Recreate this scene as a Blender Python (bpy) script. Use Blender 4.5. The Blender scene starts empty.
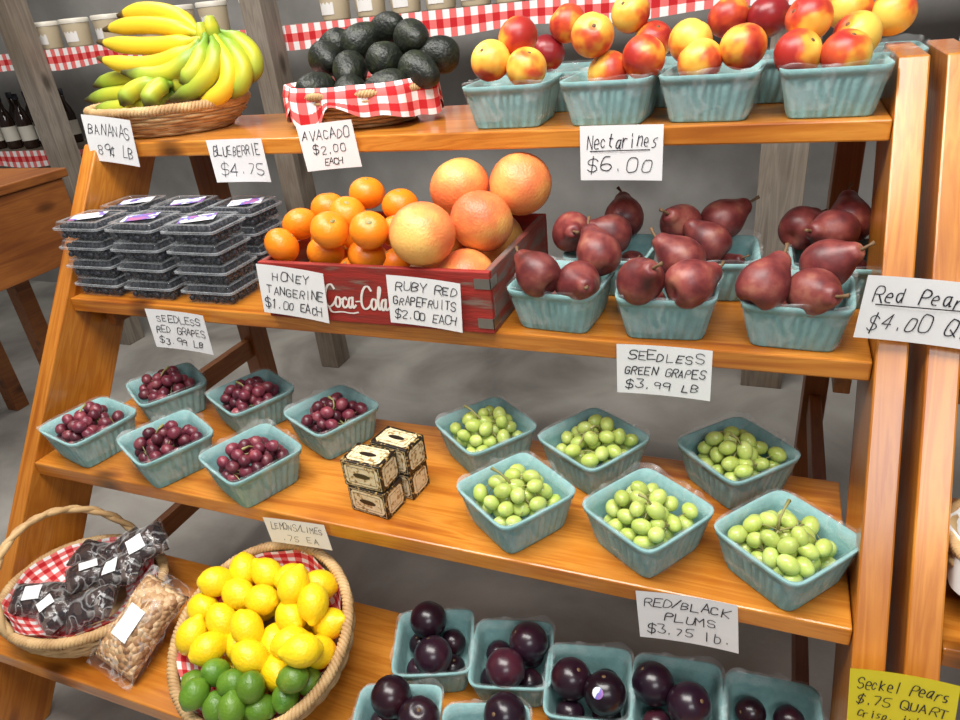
import bpy, bmesh, math, random
from mathutils import Vector as V, Matrix as Mx, Euler, noise
random.seed(7)
sc=bpy.context.scene
COL=sc.collection
try: sc.view_settings.view_transform='Standard'
except Exception: pass
pi=math.pi
# ---------------------------------------------------------------- camera
F=700.0; CAMZ=1.38
ex=-V((-1787,172,-F)).normalized()
ey=V((313,400,-F)); ey=(ey-ex*ey.dot(ex)).normalized()
ez=ex.cross(ey)
C0=V((0,0,CAMZ))
cam=bpy.data.objects.new('camera',bpy.data.cameras.new('camera')); COL.objects.link(cam)
cam.data.sensor_width=36; cam.data.lens=F/960*36; cam.data.clip_start=.02
cam.matrix_world=Mx.Translation(C0)@Mx((ex,ey,ez)).to_4x4()
sc.camera=cam
def ray(u,v):
    d=V(((u-480)/F,(360-v)/F,-1)); return V((d.dot(ex),d.dot(ey),d.dot(ez)))
def PZ(u,v,z):
    r=ray(u,v); return C0+r*((z-CAMZ)/r.z)
def PY(u,v,y):
    r=ray(u,v); return C0+r*(y/r.y)
def PP(u,v,p,n):
    r=ray(u,v); return C0+r*((p-C0).dot(n)/r.dot(n))
def XU(u,y,z):
    k=(u-480)/F; Z=z-CAMZ
    A=y*ey.x+Z*ez.x; B=y*ey.z+Z*ez.z
    return -(A+k*B)/(ex.x+k*ex.z)
# ---------------------------------------------------------------- materials
def base_mat(name):
    m=bpy.data.materials.new(name); m.use_nodes=True
    nt=m.node_tree; b=nt.nodes['Principled BSDF']; return m,nt,b
def N(nt,t,**k):
    n=nt.nodes.new(t)
    for a,v in k.items(): setattr(n,a,v)
    return n
def ramp(nt,cols,interp='LINEAR'):
    r=N(nt,'ShaderNodeValToRGB'); r.color_ramp.interpolation=interp
    e=r.color_ramp.elements
    while len(e)<len(cols): e.new(.5)
    for i,(p,c) in enumerate(cols):
        e[i].position=p; e[i].color=(c[0],c[1],c[2],1)
    return r
def MAT(name,cols,scale=8,rough=.4,bump=0,bscale=60,coat=0,stretch=(1,1,1),metal=0,vary=0,sub=0,detail=3,spec=.5,voro=False,coord='Object',dist=0):
    m,nt,b=base_mat(name); L=nt.links
    tc=N(nt,'ShaderNodeTexCoord'); mp=N(nt,'ShaderNodeMapping'); mp.inputs['Scale'].default_value=stretch
    L.new(tc.outputs[coord],mp.inputs[0])
    oi=N(nt,'ShaderNodeObjectInfo'); mu=N(nt,'ShaderNodeMath',operation='MULTIPLY'); mu.inputs[1].default_value=43.0
    L.new(oi.outputs['Random'],mu.inputs[0])
    if voro:
        n=N(nt,'ShaderNodeTexVoronoi'); n.inputs['Scale'].default_value=scale
        L.new(mp.outputs[0],n.inputs['Vector'])
        sp=N(nt,'ShaderNodeSeparateColor'); L.new(n.outputs['Color'],sp.inputs[0]); fo=sp.outputs[0]
    else:
        n=N(nt,'ShaderNodeTexNoise',noise_dimensions='4D'); n.inputs['Scale'].default_value=scale; n.inputs['Detail'].default_value=detail; n.inputs['Distortion'].default_value=dist
        L.new(mp.outputs[0],n.inputs['Vector']); L.new(mu.outputs[0],n.inputs['W']); fo=n.outputs['Fac']
    r=ramp(nt,cols); L.new(fo,r.inputs[0]); out=r.outputs[0]
    if vary:
        hs=N(nt,'ShaderNodeHueSaturation'); mr=N(nt,'ShaderNodeMapRange')
        mr.inputs['To Min'].default_value=1-vary; mr.inputs['To Max'].default_value=1+vary
        L.new(oi.outputs['Random'],mr.inputs[0]); L.new(mr.outputs[0],hs.inputs['Value']); L.new(out,hs.inputs['Color']); out=hs.outputs[0]
    L.new(out,b.inputs['Base Color'])
    b.inputs['Roughness'].default_value=rough; b.inputs['Coat Weight'].default_value=coat
    b.inputs['Coat Roughness'].default_value=.15
    b.inputs['Metallic'].default_value=metal; b.inputs['Specular IOR Level'].default_value=spec
    if sub:
        b.inputs['Subsurface Weight'].default_value=sub; b.inputs['Subsurface Radius'].default_value=(.01,.006,.003); b.inputs['Subsurface Scale'].default_value=1
    if bump:
        bn=N(nt,'ShaderNodeTexVoronoi' if voro else 'ShaderNodeTexNoise'); bn.inputs['Scale'].default_value=bscale
        L.new(mp.outputs[0],bn.inputs['Vector'])
        bp=N(nt,'ShaderNodeBump'); bp.inputs['Strength'].default_value=bump; bp.inputs['Distance'].default_value=.002 if not voro else .006
        L.new(bn.outputs[0],bp.inputs['Height']); L.new(bp.outputs[0],b.inputs['Normal'])
        if voro: bp.invert=True
    return m
def wood_mat(name,c1,c2,c3,rough=.32,coat=.25,knot=.8):
    m,nt,b=base_mat(name); L=nt.links
    tc=N(nt,'ShaderNodeTexCoord'); mp=N(nt,'ShaderNodeMapping'); mp.inputs['Scale'].default_value=(1.0,13,13)
    oi=N(nt,'ShaderNodeObjectInfo'); mu=N(nt,'ShaderNodeMath',operation='MULTIPLY'); mu.inputs[1].default_value=17
    L.new(oi.outputs['Random'],mu.inputs[0]); L.new(tc.outputs['Object'],mp.inputs[0]); 
    n=N(nt,'ShaderNodeTexNoise',noise_dimensions='4D'); n.inputs['Scale'].default_value=2.4; n.inputs['Detail'].default_value=6; n.inputs['Distortion'].default_value=.8
    L.new(mp.outputs[0],n.inputs['Vector']); L.new(mu.outputs[0],n.inputs['W'])
    r=ramp(nt,[(.30,c3),(.42,c1),(.50,c2),(.55,c1),(.62,c2),(.74,c3)]); L.new(n.outputs['Fac'],r.inputs[0])
    n2=N(nt,'ShaderNodeTexNoise',noise_dimensions='4D'); n2.inputs['Scale'].default_value=2.6; n2.inputs['Detail'].default_value=4; L.new(tc.outputs['Object'],n2.inputs['Vector']); L.new(mu.outputs[0],n2.inputs['W'])
    r3=ramp(nt,[(.36,(.62,.54,.46)),(.6,(1,1,1))]); L.new(n2.outputs['Fac'],r3.inputs[0])
    mp2=N(nt,'ShaderNodeMapping'); mp2.inputs['Scale'].default_value=(3.6,7.5,7.5); L.new(tc.outputs['Object'],mp2.inputs[0])
    vo=N(nt,'ShaderNodeTexVoronoi'); vo.inputs['Scale'].default_value=1.0; L.new(mp2.outputs[0],vo.inputs['Vector'])
    r2=ramp(nt,[(.06,(.12,.10,.08)),(.11,(.45,.4,.35)),(.18,(1,1,1))]); L.new(vo.outputs['Distance'],r2.inputs[0])
    mx=N(nt,'ShaderNodeMix',data_type='RGBA',blend_type='MULTIPLY'); mx.inputs[0].default_value=knot
    L.new(r.outputs[0],mx.inputs[6]); L.new(r2.outputs[0],mx.inputs[7])
    mx2=N(nt,'ShaderNodeMix',data_type='RGBA',blend_type='MULTIPLY'); mx2.inputs[0].default_value=1
    L.new(mx.outputs[2],mx2.inputs[6]); L.new(r3.outputs[0],mx2.inputs[7]); L.new(mx2.outputs[2],b.inputs['Base Color'])
    b.inputs['Roughness'].default_value=rough; b.inputs['Coat Weight'].default_value=coat; b.inputs['Coat Roughness'].default_value=.16
    bp=N(nt,'ShaderNodeBump'); bp.inputs['Strength'].default_value=.2; bp.inputs['Distance'].default_value=.002
    L.new(n.outputs['Fac'],bp.inputs['Height']); L.new(bp.outputs[0],b.inputs['Normal'])
    return m
def film_mat(name,tint,lo,hi,scale=18,bump=.8,rough=.12,f0=.4,f1=.68,ridge=False):
    m,nt,b=base_mat(name); L=nt.links
    b.inputs['Base Color'].default_value=(*tint,1); b.inputs['Roughness'].default_value=rough; b.inputs['Specular IOR Level'].default_value=.9
    tc=N(nt,'ShaderNodeTexCoord'); n=N(nt,'ShaderNodeTexNoise'); n.inputs['Scale'].default_value=scale; n.inputs['Detail'].default_value=3 if not ridge else 1.5; n.inputs['Distortion'].default_value=2 if not ridge else .8
    L.new(tc.outputs['Object'],n.inputs['Vector']); src=n.outputs['Fac']
    if ridge:
        a=N(nt,'ShaderNodeMath',operation='SUBTRACT'); a.inputs[1].default_value=.5; L.new(src,a.inputs[0])
        c=N(nt,'ShaderNodeMath',operation='ABSOLUTE'); L.new(a.outputs[0],c.inputs[0]); src=c.outputs[0]
    mr=N(nt,'ShaderNodeMapRange'); mr.inputs['From Min'].default_value=f0; mr.inputs['From Max'].default_value=f1
    mr.inputs['To Min'].default_value=lo; mr.inputs['To Max'].default_value=hi; L.new(src,mr.inputs[0])
    bp=N(nt,'ShaderNodeBump'); bp.inputs['Strength'].default_value=bump; bp.inputs['Distance'].default_value=.01
    L.new(src,bp.inputs['Height']); L.new(bp.outputs[0],b.inputs['Normal'])
    tr=N(nt,'ShaderNodeBsdfTransparent'); mx=N(nt,'ShaderNodeMixShader')
    L.new(mr.outputs[0],mx.inputs[0]); L.new(tr.outputs[0],mx.inputs[1]); L.new(b.outputs[0],mx.inputs[2])
    L.new(mx.outputs[0],nt.nodes['Material Output'].inputs['Surface'])
    return m
def gingham(name,period=.034):
    m,nt,b=base_mat(name); L=nt.links
    tc=N(nt,'ShaderNodeTexCoord'); sp=N(nt,'ShaderNodeSeparateXYZ'); L.new(tc.outputs['UV'],sp.inputs[0])
    o=[]
    for k in (0,1):
        a=N(nt,'ShaderNodeMath',operation='MULTIPLY'); a.inputs[1].default_value=1/period; L.new(sp.outputs[k],a.inputs[0])
        f=N(nt,'ShaderNodeMath',operation='FRACT'); L.new(a.outputs[0],f.inputs[0])
        g=N(nt,'ShaderNodeMath',operation='GREATER_THAN'); g.inputs[1].default_value=.5; L.new(f.outputs[0],g.inputs[0]); o.append(g)
    s=N(nt,'ShaderNodeMath',operation='ADD'); L.new(o[0].outputs[0],s.inputs[0]); L.new(o[1].outputs[0],s.inputs[1])
    h=N(nt,'ShaderNodeMath',operation='MULTIPLY'); h.inputs[1].default_value=.5; L.new(s.outputs[0],h.inputs[0])
    r=ramp(nt,[(0,(.88,.84,.82)),(.3,(.78,.16,.15)),(.8,(.55,.01,.015))],'CONSTANT'); L.new(h.outputs[0],r.inputs[0])
    L.new(r.outputs[0],b.inputs['Base Color']); b.inputs['Roughness'].default_value=.9
    return m
def uvramp(name,cols,rough=.4):
    m,nt,b=base_mat(name); L=nt.links
    tc=N(nt,'ShaderNodeTexCoord'); sp=N(nt,'ShaderNodeSeparateXYZ'); L.new(tc.outputs['UV'],sp.inputs[0])
    n=N(nt,'ShaderNodeTexNoise'); n.inputs['Scale'].default_value=30; L.new(tc.outputs['Object'],n.inputs['Vector'])
    a=N(nt,'ShaderNodeMath',operation='MULTIPLY_ADD'); a.inputs[1].default_value=.12; L.new(n.outputs['Fac'],a.inputs[0]); L.new(sp.outputs[1],a.inputs[2])
    r=ramp(nt,cols); L.new(a.outputs[0],r.inputs[0]); L.new(r.outputs[0],b.inputs['Base Color']); b.inputs['Roughness'].default_value=rough
    return m
def flat(name,c,rough=.5,metal=0):
    return MAT(name,[(.3,tuple(x*.94 for x in c)),(.7,c)],scale=20,rough=rough,metal=metal)
M_wood=wood_mat('varnished_pine',(.56,.185,.018),(.69,.27,.036),(.36,.092,.010),rough=.3,coat=.5,knot=.9)
M_woodd=wood_mat('dark_pine',(.27,.085,.017),(.33,.115,.023),(.16,.046,.010),rough=.45,coat=.1)
M_grey=wood_mat('weathered_wood',(.21,.175,.14),(.27,.23,.185),(.12,.095,.075),rough=.85,coat=0)
M_floor=MAT('concrete_floor',[(.28,(.15,.135,.12)),(.42,(.26,.24,.215)),(.55,(.36,.34,.305)),(.7,(.48,.45,.41))],scale=2.6,rough=.7,bump=.4,bscale=60,detail=12,dist=.6)
M_wall=MAT('concrete_wall',[(.3,(.17,.16,.15)),(.5,(.26,.25,.235)),(.7,(.35,.335,.315))],scale=3,rough=.9,bump=.4,bscale=30,detail=10)
M_teal=MAT('molded_teal_fibre',[(.3,(.18,.355,.35)),(.7,(.25,.44,.43))],scale=70,rough=.9,bump=.3,bscale=250,vary=.08)
M_film=film_mat('cling_film',(.93,.96,.96),.20,.05,scale=14,f0=.0,f1=.07,ridge=True,rough=.14,bump=.35)
M_clear=film_mat('clear_plastic',(.34,.36,.38),.08,.18,scale=10,bump=.12,rough=.05)
M_clrim=film_mat('clear_plastic_rim',(.48,.50,.52),.35,.55,scale=20,bump=.1,rough=.06)
M_bag=film_mat('bag_film',(.9,.9,.88),.25,.02,scale=22,bump=.6,f0=.0,f1=.04,ridge=True)
M_wick=MAT('wicker',[(.3,(.38,.21,.085)),(.6,(.60,.39,.18)),(.8,(.70,.50,.26))],scale=25,rough=.6,bump=.4,bscale=120)
M_ging=gingham('gingham_cloth'); M_gings=gingham('gingham_small',.05)
M_white=flat('white_card',(.88,.87,.86),.6); M_yellow=flat('yellow_card',(.9,.76,.03),.6)
M_ink=flat('black_marker',(.02,.02,.03),.5); M_wcloth=flat('white_cloth',(.8,.78,.75),.9)
M_tang=MAT('tangerine_skin',[(.3,(.86,.20,.006)),(.7,(.93,.29,.012))],scale=15,rough=.35,bump=.35,bscale=260,vary=.05,sub=.1)
M_gf=MAT('grapefruit_skin',[(.36,(.76,.17,.06)),(.48,(.85,.27,.08)),(.58,(.88,.42,.11)),(.7,(.88,.50,.13))],scale=12,rough=.38,bump=.5,bscale=240,vary=.05,sub=.1)
M_nect=MAT('nectarine_skin',[(.36,(.40,.025,.018)),(.45,(.66,.09,.025)),(.52,(.87,.36,.04)),(.62,(.90,.56,.09))],scale=15,rough=.36,detail=3,vary=.06)
M_nectd=MAT('dark_nectarine_skin',[(.35,(.13,.006,.012)),(.6,(.30,.018,.02))],scale=16,rough=.3)
M_pear=MAT('red_pear_skin',[(.3,(.07,.013,.015)),(.44,(.14,.024,.024)),(.56,(.23,.05,.042)),(.72,(.36,.14,.09))],scale=30,rough=.42,bump=.1,bscale=200,vary=.22,detail=8)
M_stem=flat('brown_stem',(.16,.09,.04),.7); M_gstem=MAT('green_stem',[(.3,(.22,.20,.06)),(.7,(.36,.34,.13))],rough=.5)
M_lemon=MAT('lemon_skin',[(.3,(.90,.57,.004)),(.7,(.94,.68,.015))],scale=12,rough=.36,bump=.6,bscale=200,sub=.1,vary=.04)
M_lime=MAT('lime_skin',[(.3,(.065,.17,.013)),(.6,(.14,.26,.022)),(.8,(.30,.36,.04))],scale=16,rough=.36,bump=.5,bscale=220,vary=.15)
M_avo=MAT('avocado_skin',[(.38,(.006,.008,.006)),(.62,(.018,.022,.011)),(.8,(.04,.05,.02))],scale=60,rough=.45,bump=1,bscale=150,vary=.3)
M_plum=MAT('plum_skin',[(.3,(.012,.005,.012)),(.52,(.024,.007,.014)),(.75,(.075,.012,.02))],scale=12,rough=.28,coat=.15,vary=.45)
M_redgr=MAT('red_grape_skin',[(.3,(.07,.012,.024)),(.52,(.16,.026,.042)),(.75,(.32,.085,.095))],scale=40,rough=.34,vary=.35,sub=.12)
M_grgr=MAT('green_grape_skin',[(.3,(.42,.52,.10)),(.6,(.53,.62,.17)),(.8,(.63,.70,.28))],scale=30,rough=.22,vary=.1,sub=.4)
M_ban=uvramp('banana_skin',[(.0,(.22,.30,.04)),(.16,(.62,.54,.03)),(.3,(.84,.58,.025)),(.98,(.78,.54,.03)),(1,(.12,.08,.03))])
M_bang=uvramp('greenish_banana_skin',[(.0,(.10,.24,.025)),(.25,(.24,.38,.03)),(.55,(.58,.54,.03)),(.85,(.32,.42,.04)),(1,(.07,.07,.02))])
M_crate=MAT('red_painted_wood',[(.34,(.20,.13,.10)),(.40,(.22,.022,.015)),(.55,(.34,.022,.015)),(.66,(.24,.03,.02)),(.72,(.24,.14,.10))],scale=7,rough=.65,stretch=(1,7,7),bump=.4,bscale=40,detail=10)
M_crateend=MAT('worn_red_wood',[(.38,(.17,.13,.11)),(.5,(.24,.07,.05)),(.62,(.26,.03,.022)),(.7,(.22,.15,.12))],scale=9,rough=.75,stretch=(4,1,6),bump=.4,bscale=40,detail=10)
M_cratei=MAT('raw_crate_wood',[(.3,(.23,.12,.06)),(.7,(.35,.2,.1))],scale=6,rough=.8)
M_metal=flat('galvanised_strap',(.35,.33,.3),.4,.9)
M_blue=MAT('blueberry_skin',[(.3,(.002,.003,.006)),(.7,(.008,.010,.022))],scale=60,rough=.6)
M_logo=flat('white_paint',(.82,.76,.70),.6)
M_lblue=MAT('printed_label',[(.42,(.82,.83,.86)),(.54,(.82,.83,.86)),(.56,(.12,.14,.55)),(.7,(.5,.15,.3))],scale=30,rough=.4)
M_black=MAT('black_gold_print',[(.54,(.016,.010,.007)),(.58,(.05,.03,.012)),(.62,(.42,.28,.10))],scale=170,rough=.35,detail=1)
M_blackp=flat('black_print',(.02,.014,.01),.35)
M_cream=MAT('cream_scroll_print',[(.36,(.36,.22,.08)),(.42,(.72,.58,.33)),(.6,(.82,.71,.47))],scale=150,rough=.4,detail=1)
M_prune=MAT('dried_fruit_pieces',[(.1,(.010,.007,.010)),(.5,(.035,.018,.018)),(.9,(.10,.07,.06))],scale=50,rough=.15,voro=True,bump=1,bscale=50)
M_nuts=MAT('shelled_nuts',[(.1,(.34,.16,.06)),(.5,(.54,.31,.14)),(.9,(.72,.49,.27))],scale=95,rough=.5,voro=True,bump=1,bscale=95)
M_jar=flat('cream_preserve',(.62,.52,.36),.2); M_lid=flat('pale_lid',(.72,.67,.57),.4); M_amber=flat('dark_glass',(.03,.015,.01),.1)
# ---------------------------------------------------------------- mesh builder
class MB:
    def __init__(s): s.v=[];s.f=[];s.m=[];s.uv=[]
    def grid(s,P,nu,nv,cu=False,cv=False,mat=0,uv=None,mf=None):
        b=len(s.v)
        for i in range(nu):
            for j in range(nv): s.v.append(tuple(P(i,j)))
        for i in range(nu if cu else nu-1):
            for j in range(nv if cv else nv-1):
                i2=(i+1)%nu;j2=(j+1)%nv
                s.f.append((b+i*nv+j,b+i2*nv+j,b+i2*nv+j2,b+i*nv+j2)); s.m.append(mf(i,j) if mf else mat)
                s.uv.append([uv(i,j),uv(i+1,j),uv(i+1,j+1),uv(i,j+1)] if uv else [(0,0)]*4)
    def poly(s,pts,mat=0,uv=None):
        b=len(s.v); s.v+= [tuple(p) for p in pts]; s.f.append(tuple(range(b,b+len(pts)))); s.m.append(mat); s.uv.append(uv or [(0,0)]*len(pts))
    def tube(s,pts,rad,sides=6,closed=False,mat=0,flatz=1):
        n=len(pts); pts=[V(p) for p in pts]
        fr=[];up=V((0,0,1));prev=None
        for i in range(n):
            if closed: t=pts[(i+1)%n]-pts[i-1]
            else: t=pts[min(i+1,n-1)]-pts[max(i-1,0)]
            t.normalize()
            if prev is None:
                a=up if abs(t.z)<.9 else V((1,0,0))
                x=t.cross(a).normalized()
            else:
                x=(prev-t*prev.dot(t)).normalized()
            prev=x; fr.append((x,t.cross(x)))
        rr=rad if hasattr(rad,'__len__') else [rad]*n
        def P(i,j):
            a=2*pi*j/sides; return pts[i]+fr[i][0]*math.cos(a)*rr[i]+fr[i][1]*math.sin(a)*rr[i]
        s.grid(P,n,sides,cu=closed,cv=True,mat=mat,uv=lambda i,j:(j/sides,i/max(1,n-1)))
        if not closed:
            s.poly([P(0,j) for j in range(sides)],mat,[(0,0)]*sides); s.poly([P(n-1,j) for j in range(sides)],mat,[(0,1)]*sides)
    def lathe(s,prof,seg=24,mat=0,mod=None):
        def P(i,j):
            a=2*pi*i/seg; r,z=prof[j]
            k=mod(a,j/(len(prof)-1)) if mod else 1
            return (r*k*math.cos(a),r*k*math.sin(a),z)
        s.grid(P,seg,len(prof),cu=True,mat=mat,uv=lambda i,j:(i/seg,j/len(prof)))
    def box(s,lo,hi,mat=0):
        x0,y0,z0=lo;x1,y1,z1=hi
        c=[(x0,y0,z0),(x1,y0,z0),(x1,y1,z0),(x0,y1,z0),(x0,y0,z1),(x1,y0,z1),(x1,y1,z1),(x0,y1,z1)]
        for q in ((0,3,2,1),(4,5,6,7),(0,1,5,4),(1,2,6,5),(2,3,7,6),(3,0,4,7)): s.poly([c[k] for k in q],mat)
    def build(s,name,mats,smooth=True,merge=True,bevel=0):
        me=bpy.data.meshes.new(name); me.from_pydata(s.v,[],s.f)
        for m in (mats if isinstance(mats,(list,tuple)) else [mats]): me.materials.append(m)
        ul=me.uv_layers.new(name='UVMap'); k=0
        for p,mi,u in zip(me.polygons,s.m,s.uv):
            p.material_index=mi
            for q in u: ul.data[k].uv=q; k+=1
        bm=bmesh.new(); bm.from_mesh(me)
        if merge: bmesh.ops.remove_doubles(bm,verts=bm.verts,dist=1e-6)
        bmesh.ops.dissolve_degenerate(bm,edges=bm.edges,dist=1e-7)
        bmesh.ops.recalc_face_normals(bm,faces=bm.faces)
        if bevel:
            bmesh.ops.bevel(bm,geom=bm.edges[:],offset=bevel,segments=2,affect='EDGES',profile=.5)
        for f in bm.faces: f.smooth=smooth
        bm.to_mesh(me); bm.free(); return me
def boxme(name,lo,hi,mat,bevel=.002):
    b=MB(); b.box(lo,hi); return b.build(name,mat,smooth=False,bevel=bevel)
def ob(name,me,mw=None,parent=None,label=None):
    o=bpy.data.objects.new(name,me); COL.objects.link(o)
    if parent: o.parent=parent
    if mw is not None:
        if parent: o.matrix_local=mw
        else: o.matrix_world=mw
    if label: o['label']=label
    return o
def thing(name,label,cat,mw,parts,group=None,kind=None,root=None):
    o=ob(name,root,mw)
    o['label']=label; o['category']=cat
    if group: o['group']=group
    if kind: o['kind']=kind
    for p in parts:
        ob(p[0],p[1],p[2] if len(p)>2 and p[2] is not None else Mx(),o,p[3] if len(p)>3 else None)
    return o
def T(x,y,z,rz=0,rx=0,ry=0,s=1): return Mx.Translation((x,y,z))@Euler((rx,ry,rz)).to_matrix().to_4x4()@Mx.Scale(s,4)
def structure(name,lo,hi,mat):
    o=ob(name,boxme(name,lo,hi,mat,0)); o['kind']='structure'; o['label']=name.replace('_',' ')+' of grey concrete'; return o
# ---------------------------------------------------------------- room
structure('floor',(-6,-2.5,-.05),(4,3.0,0),M_floor)
structure('wall_back',(-6,2.9,0),(4,3.0,3),M_wall)
structure('wall_left',(-6.1,-2.5,0),(-6,3.0,3),M_wall)
# ---------------------------------------------------------------- display stand
XL,XR=-1.44,.157
SH=[(1.21,1.161),(1.005,.865),(.782,.570),(.53,.275)]
TH=.032; SD=.335
def railY(z): return .782+.724*(z-.57)
def board(x0,x1,y0,y1,z0,z1,mat,bev=.003):
    cx,cy,cz=(x0+x1)/2,(y0+y1)/2,(z0+z1)/2
    me=boxme('board',(x0-cx,y0-cy,z0-cz),(x1-cx,y1-cy,z1-cz),mat,bev)
    return me,Mx.Translation((cx,cy,cz))
def vboard(x0,x1,y0,y1,z0,z1,mat):
    lx=(z1-z0)/2
    me=boxme('post',(-lx,-(y1-y0)/2,-(x1-x0)/2),(lx,(y1-y0)/2,(x1-x0)/2),mat,.003)
    return me,Mx.Translation(((x0+x1)/2,(y0+y1)/2,(z0+z1)/2))@Euler((0,-pi/2,0)).to_matrix().to_4x4()
def rail(x0,x1,top):
    d=V((0,.724,1)).normalized()
    R=Mx(((0,1,0,0),(d.y,0,-d.z,0),(d.z,0,d.y,0),(0,0,0,1)))
    W=.165; o=V(((x0+x1)/2,railY(0),0))
    Rm=Mx.Translation(o)@R
    inv=Rm.inverted(); b=MB()
    off=W/d.z
    prof=[(railY(0),0),(railY(0)+off,0),(railY(top)+off,top),(railY(top),top)]
    h=(x1-x0)/2
    A=[inv@V((o.x-h,y,z)) for y,z in prof]; B=[inv@V((o.x+h,y,z)) for y,z in prof]
    b.poly(A);b.poly(B[::-1])
    for i in range(4): j=(i+1)%4; b.poly([A[i],B[i],B[j],A[j]])
    return b.build('side_rail',M_wood,smooth=False,bevel=.003),Rm
def stand(x0,x1,label,ltop=1.24):
    parts=[]
    for y,z in SH:
        me,m=board(x0,x1,y,y+SD,z-TH,z,M_wood); parts.append(('shelf',me,m))
    for a,b,tp in ((x0-.042,x0-.001,ltop),(x1+.001,x1+.042,1.24)):
        me,m=rail(a,b,tp); parts.append(('side_rail',me,m))
    for a,b in ((x0+.003,x0+.05),(x1-.05,x1-.003)):
        me,m=vboard(a,b,1.47,1.54,0,1.128,M_woodd); parts.append(('leg',me,m))
        for k in (1,2,3):
            y,z=SH[k]
            ln=(1.47-(y+.06))/2
            me=boxme('cleat',(-ln,-.012,-.028),(ln,.012,.028),M_woodd)
            parts.append(('cleat',me,Mx.Translation(((a+b)/2,(1.47+y+.06)/2,z-TH-.03))@Euler((0,0,pi/2)).to_matrix().to_4x4()))
    thing('display_stand',label,'display stand',Mx(),parts,group='wooden produce display stands')
stand(XL,XR,'tall varnished orange pine stepped display stand with four shelves',1.160)
stand(.262,1.5,'neighbouring varnished pine stepped display stand beside the full one')
# ---------------------------------------------------------------- lettering
FONT={'A':"00 26 40;12 32",'B':"00 06 26 45 44 23 03;23 42 41 20 00",'C':"45 36 16 05 01 10 30 41",'D':"00 06 26 44 42 20 00",
'E':"46 06 00 40;03 33",'F':"46 06 00;03 33",'G':"45 36 16 05 01 10 30 41 43 23",'H':"00 06;40 46;03 43",'I':"20 26",'J':"46 41 30 10 01",
'K':"00 06;46 03 40",'L':"06 00 40",'M':"00 06 23 46 40",'N':"00 06 40 46",'O':"16 05 01 10 30 41 45 36 16",'P':"00 06 36 45 44 33 03",
'Q':"16 05 01 10 30 41 45 36 16;22 50",'R':"00 06 36 45 44 33 03;23 40",'S':"45 36 16 05 04 13 33 42 41 30 10 01",'T':"06 46;26 20",'U':"06 01 10 30 41 46",
'V':"06 20 46",'W':"06 10 24 30 46",'X':"00 46;06 40",'Y':"06 23 46;23 20",'Z':"06 46 00 40",'$':"45 36 16 05 04 13 33 42 41 30 10 01;27 2a",
'0':"16 05 01 10 30 41 45 36 16",'1':"15 26 20",'2':"05 16 36 45 44 00 40",'3':"06 46 23 33 42 41 30 10 01",'4':"36 02 42;36 30",
'5':"46 06 03 33 42 41 30 10 01",'6':"36 16 03 01 10 30 41 42 33 13 02",'7':"06 46 10",'8':"13 04 05 16 36 45 44 33 13 02 01 10 30 41 42 33",
'9':"45 36 16 05 04 13 33 44 45 40",'.':"20 21",'/':"00 46",',':"21 1a",'-':"13 33",'&':"40 05 16 25 01 10 20 42",'\u00a2':"34 14 03 01 10 30;25 2a",
'a':"34 14 03 01 10 20 33;34 30 40",'b':"06 00 20 31 33 24 04",'c':"33 24 14 03 01 10 20 31",'d':"34 14 03 01 10 20 32;36 30",'e':"02 32 33 24 14 03 01 10 30",
'f':"36 26 15 10;04 24",'h':"06 00;03 14 24 33 30",'i':"24 20;25 26",'j':"24 2a 1b 0a;25 26",'k':"06 00;34 02 30",'l':"16 10",'n':"04 00;03 14 24 33 30",
'o':"14 03 01 10 20 31 33 24 14",'p':"04 0b;03 14 24 33 31 20 00",'r':"04 00;02 14 34",'s':"34 14 03 12 22 31 20 00",'t':"16 11 20 30;04 34",'u':"04 01 10 20 32;34 30",
'y':"04 12 22;34 1b 0b"}
def cy(c): return {'a':-1,'b':-2}.get(c) if c in 'ab' else int(c)
def chaikin(p,it=2):
    for _ in range(it):
        if len(p)<3: return p
        q=[p[0]]
        for a,b in zip(p,p[1:]): q+= [(a[0]*.75+b[0]*.25,a[1]*.75+b[1]*.25),(a[0]*.25+b[0]*.75,a[1]*.25+b[1]*.75)]
        q.append(p[-1]); p=q
    return p
def stroke_poly(b,p,st,depth,mapf=None,wf=None):
    for (x0,z0),(x1,z1) in zip(p,p[1:]):
        dx,dz=x1-x0,z1-z0; l=math.hypot(dx,dz) or 1e-6; dx/=l;dz/=l; 
        w=st*(wf(dx,dz) if wf else 1); e=w*.4
        b.k=getattr(b,'k',0)+1; dd=depth-1.5e-6*(b.k%200)
        q=[(x0-dx*e-dz*w/2,z0-dz*e+dx*w/2),(x1+dx*e-dz*w/2,z1+dz*e+dx*w/2),(x1+dx*e+dz*w/2,z1+dz*e-dx*w/2),(x0-dx*e+dz*w/2,z0-dz*e-dx*w/2)]
        b.poly([(a,(mapf(a) if mapf else 0)+dd,c2) for a,c2 in q])
def text_polys(b,s,x,z,cw,ch,st,shear=.0,depth=-.0007,jit=.28,mapf=None):
    for c in s:
        if c in FONT:
            jx=random.uniform(-jit,jit)*.25*cw; jz=random.uniform(-jit,jit)*.4*ch; sc_=1+random.uniform(-jit,jit)*.6
            jr=random.uniform(-jit,jit)*.35
            for stroke in FONT[c].split(';'):
                p=[(int(t[0])+random.uniform(-jit,jit)*.6,cy(t[1])+random.uniform(-jit,jit)*.8) for t in stroke.split()]
                if c in 'BCDGOPQRSU02356789$&' or c.islower(): p=chaikin(p)
                p=[(x+jx+a/4*cw*.74*sc_+(shear+jr)*q/6*ch, z+jz+q/6*ch*sc_) for a,q in p]
                stroke_poly(b,p,st*random.uniform(.75,1.15),depth,mapf)
        x+=cw
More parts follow.
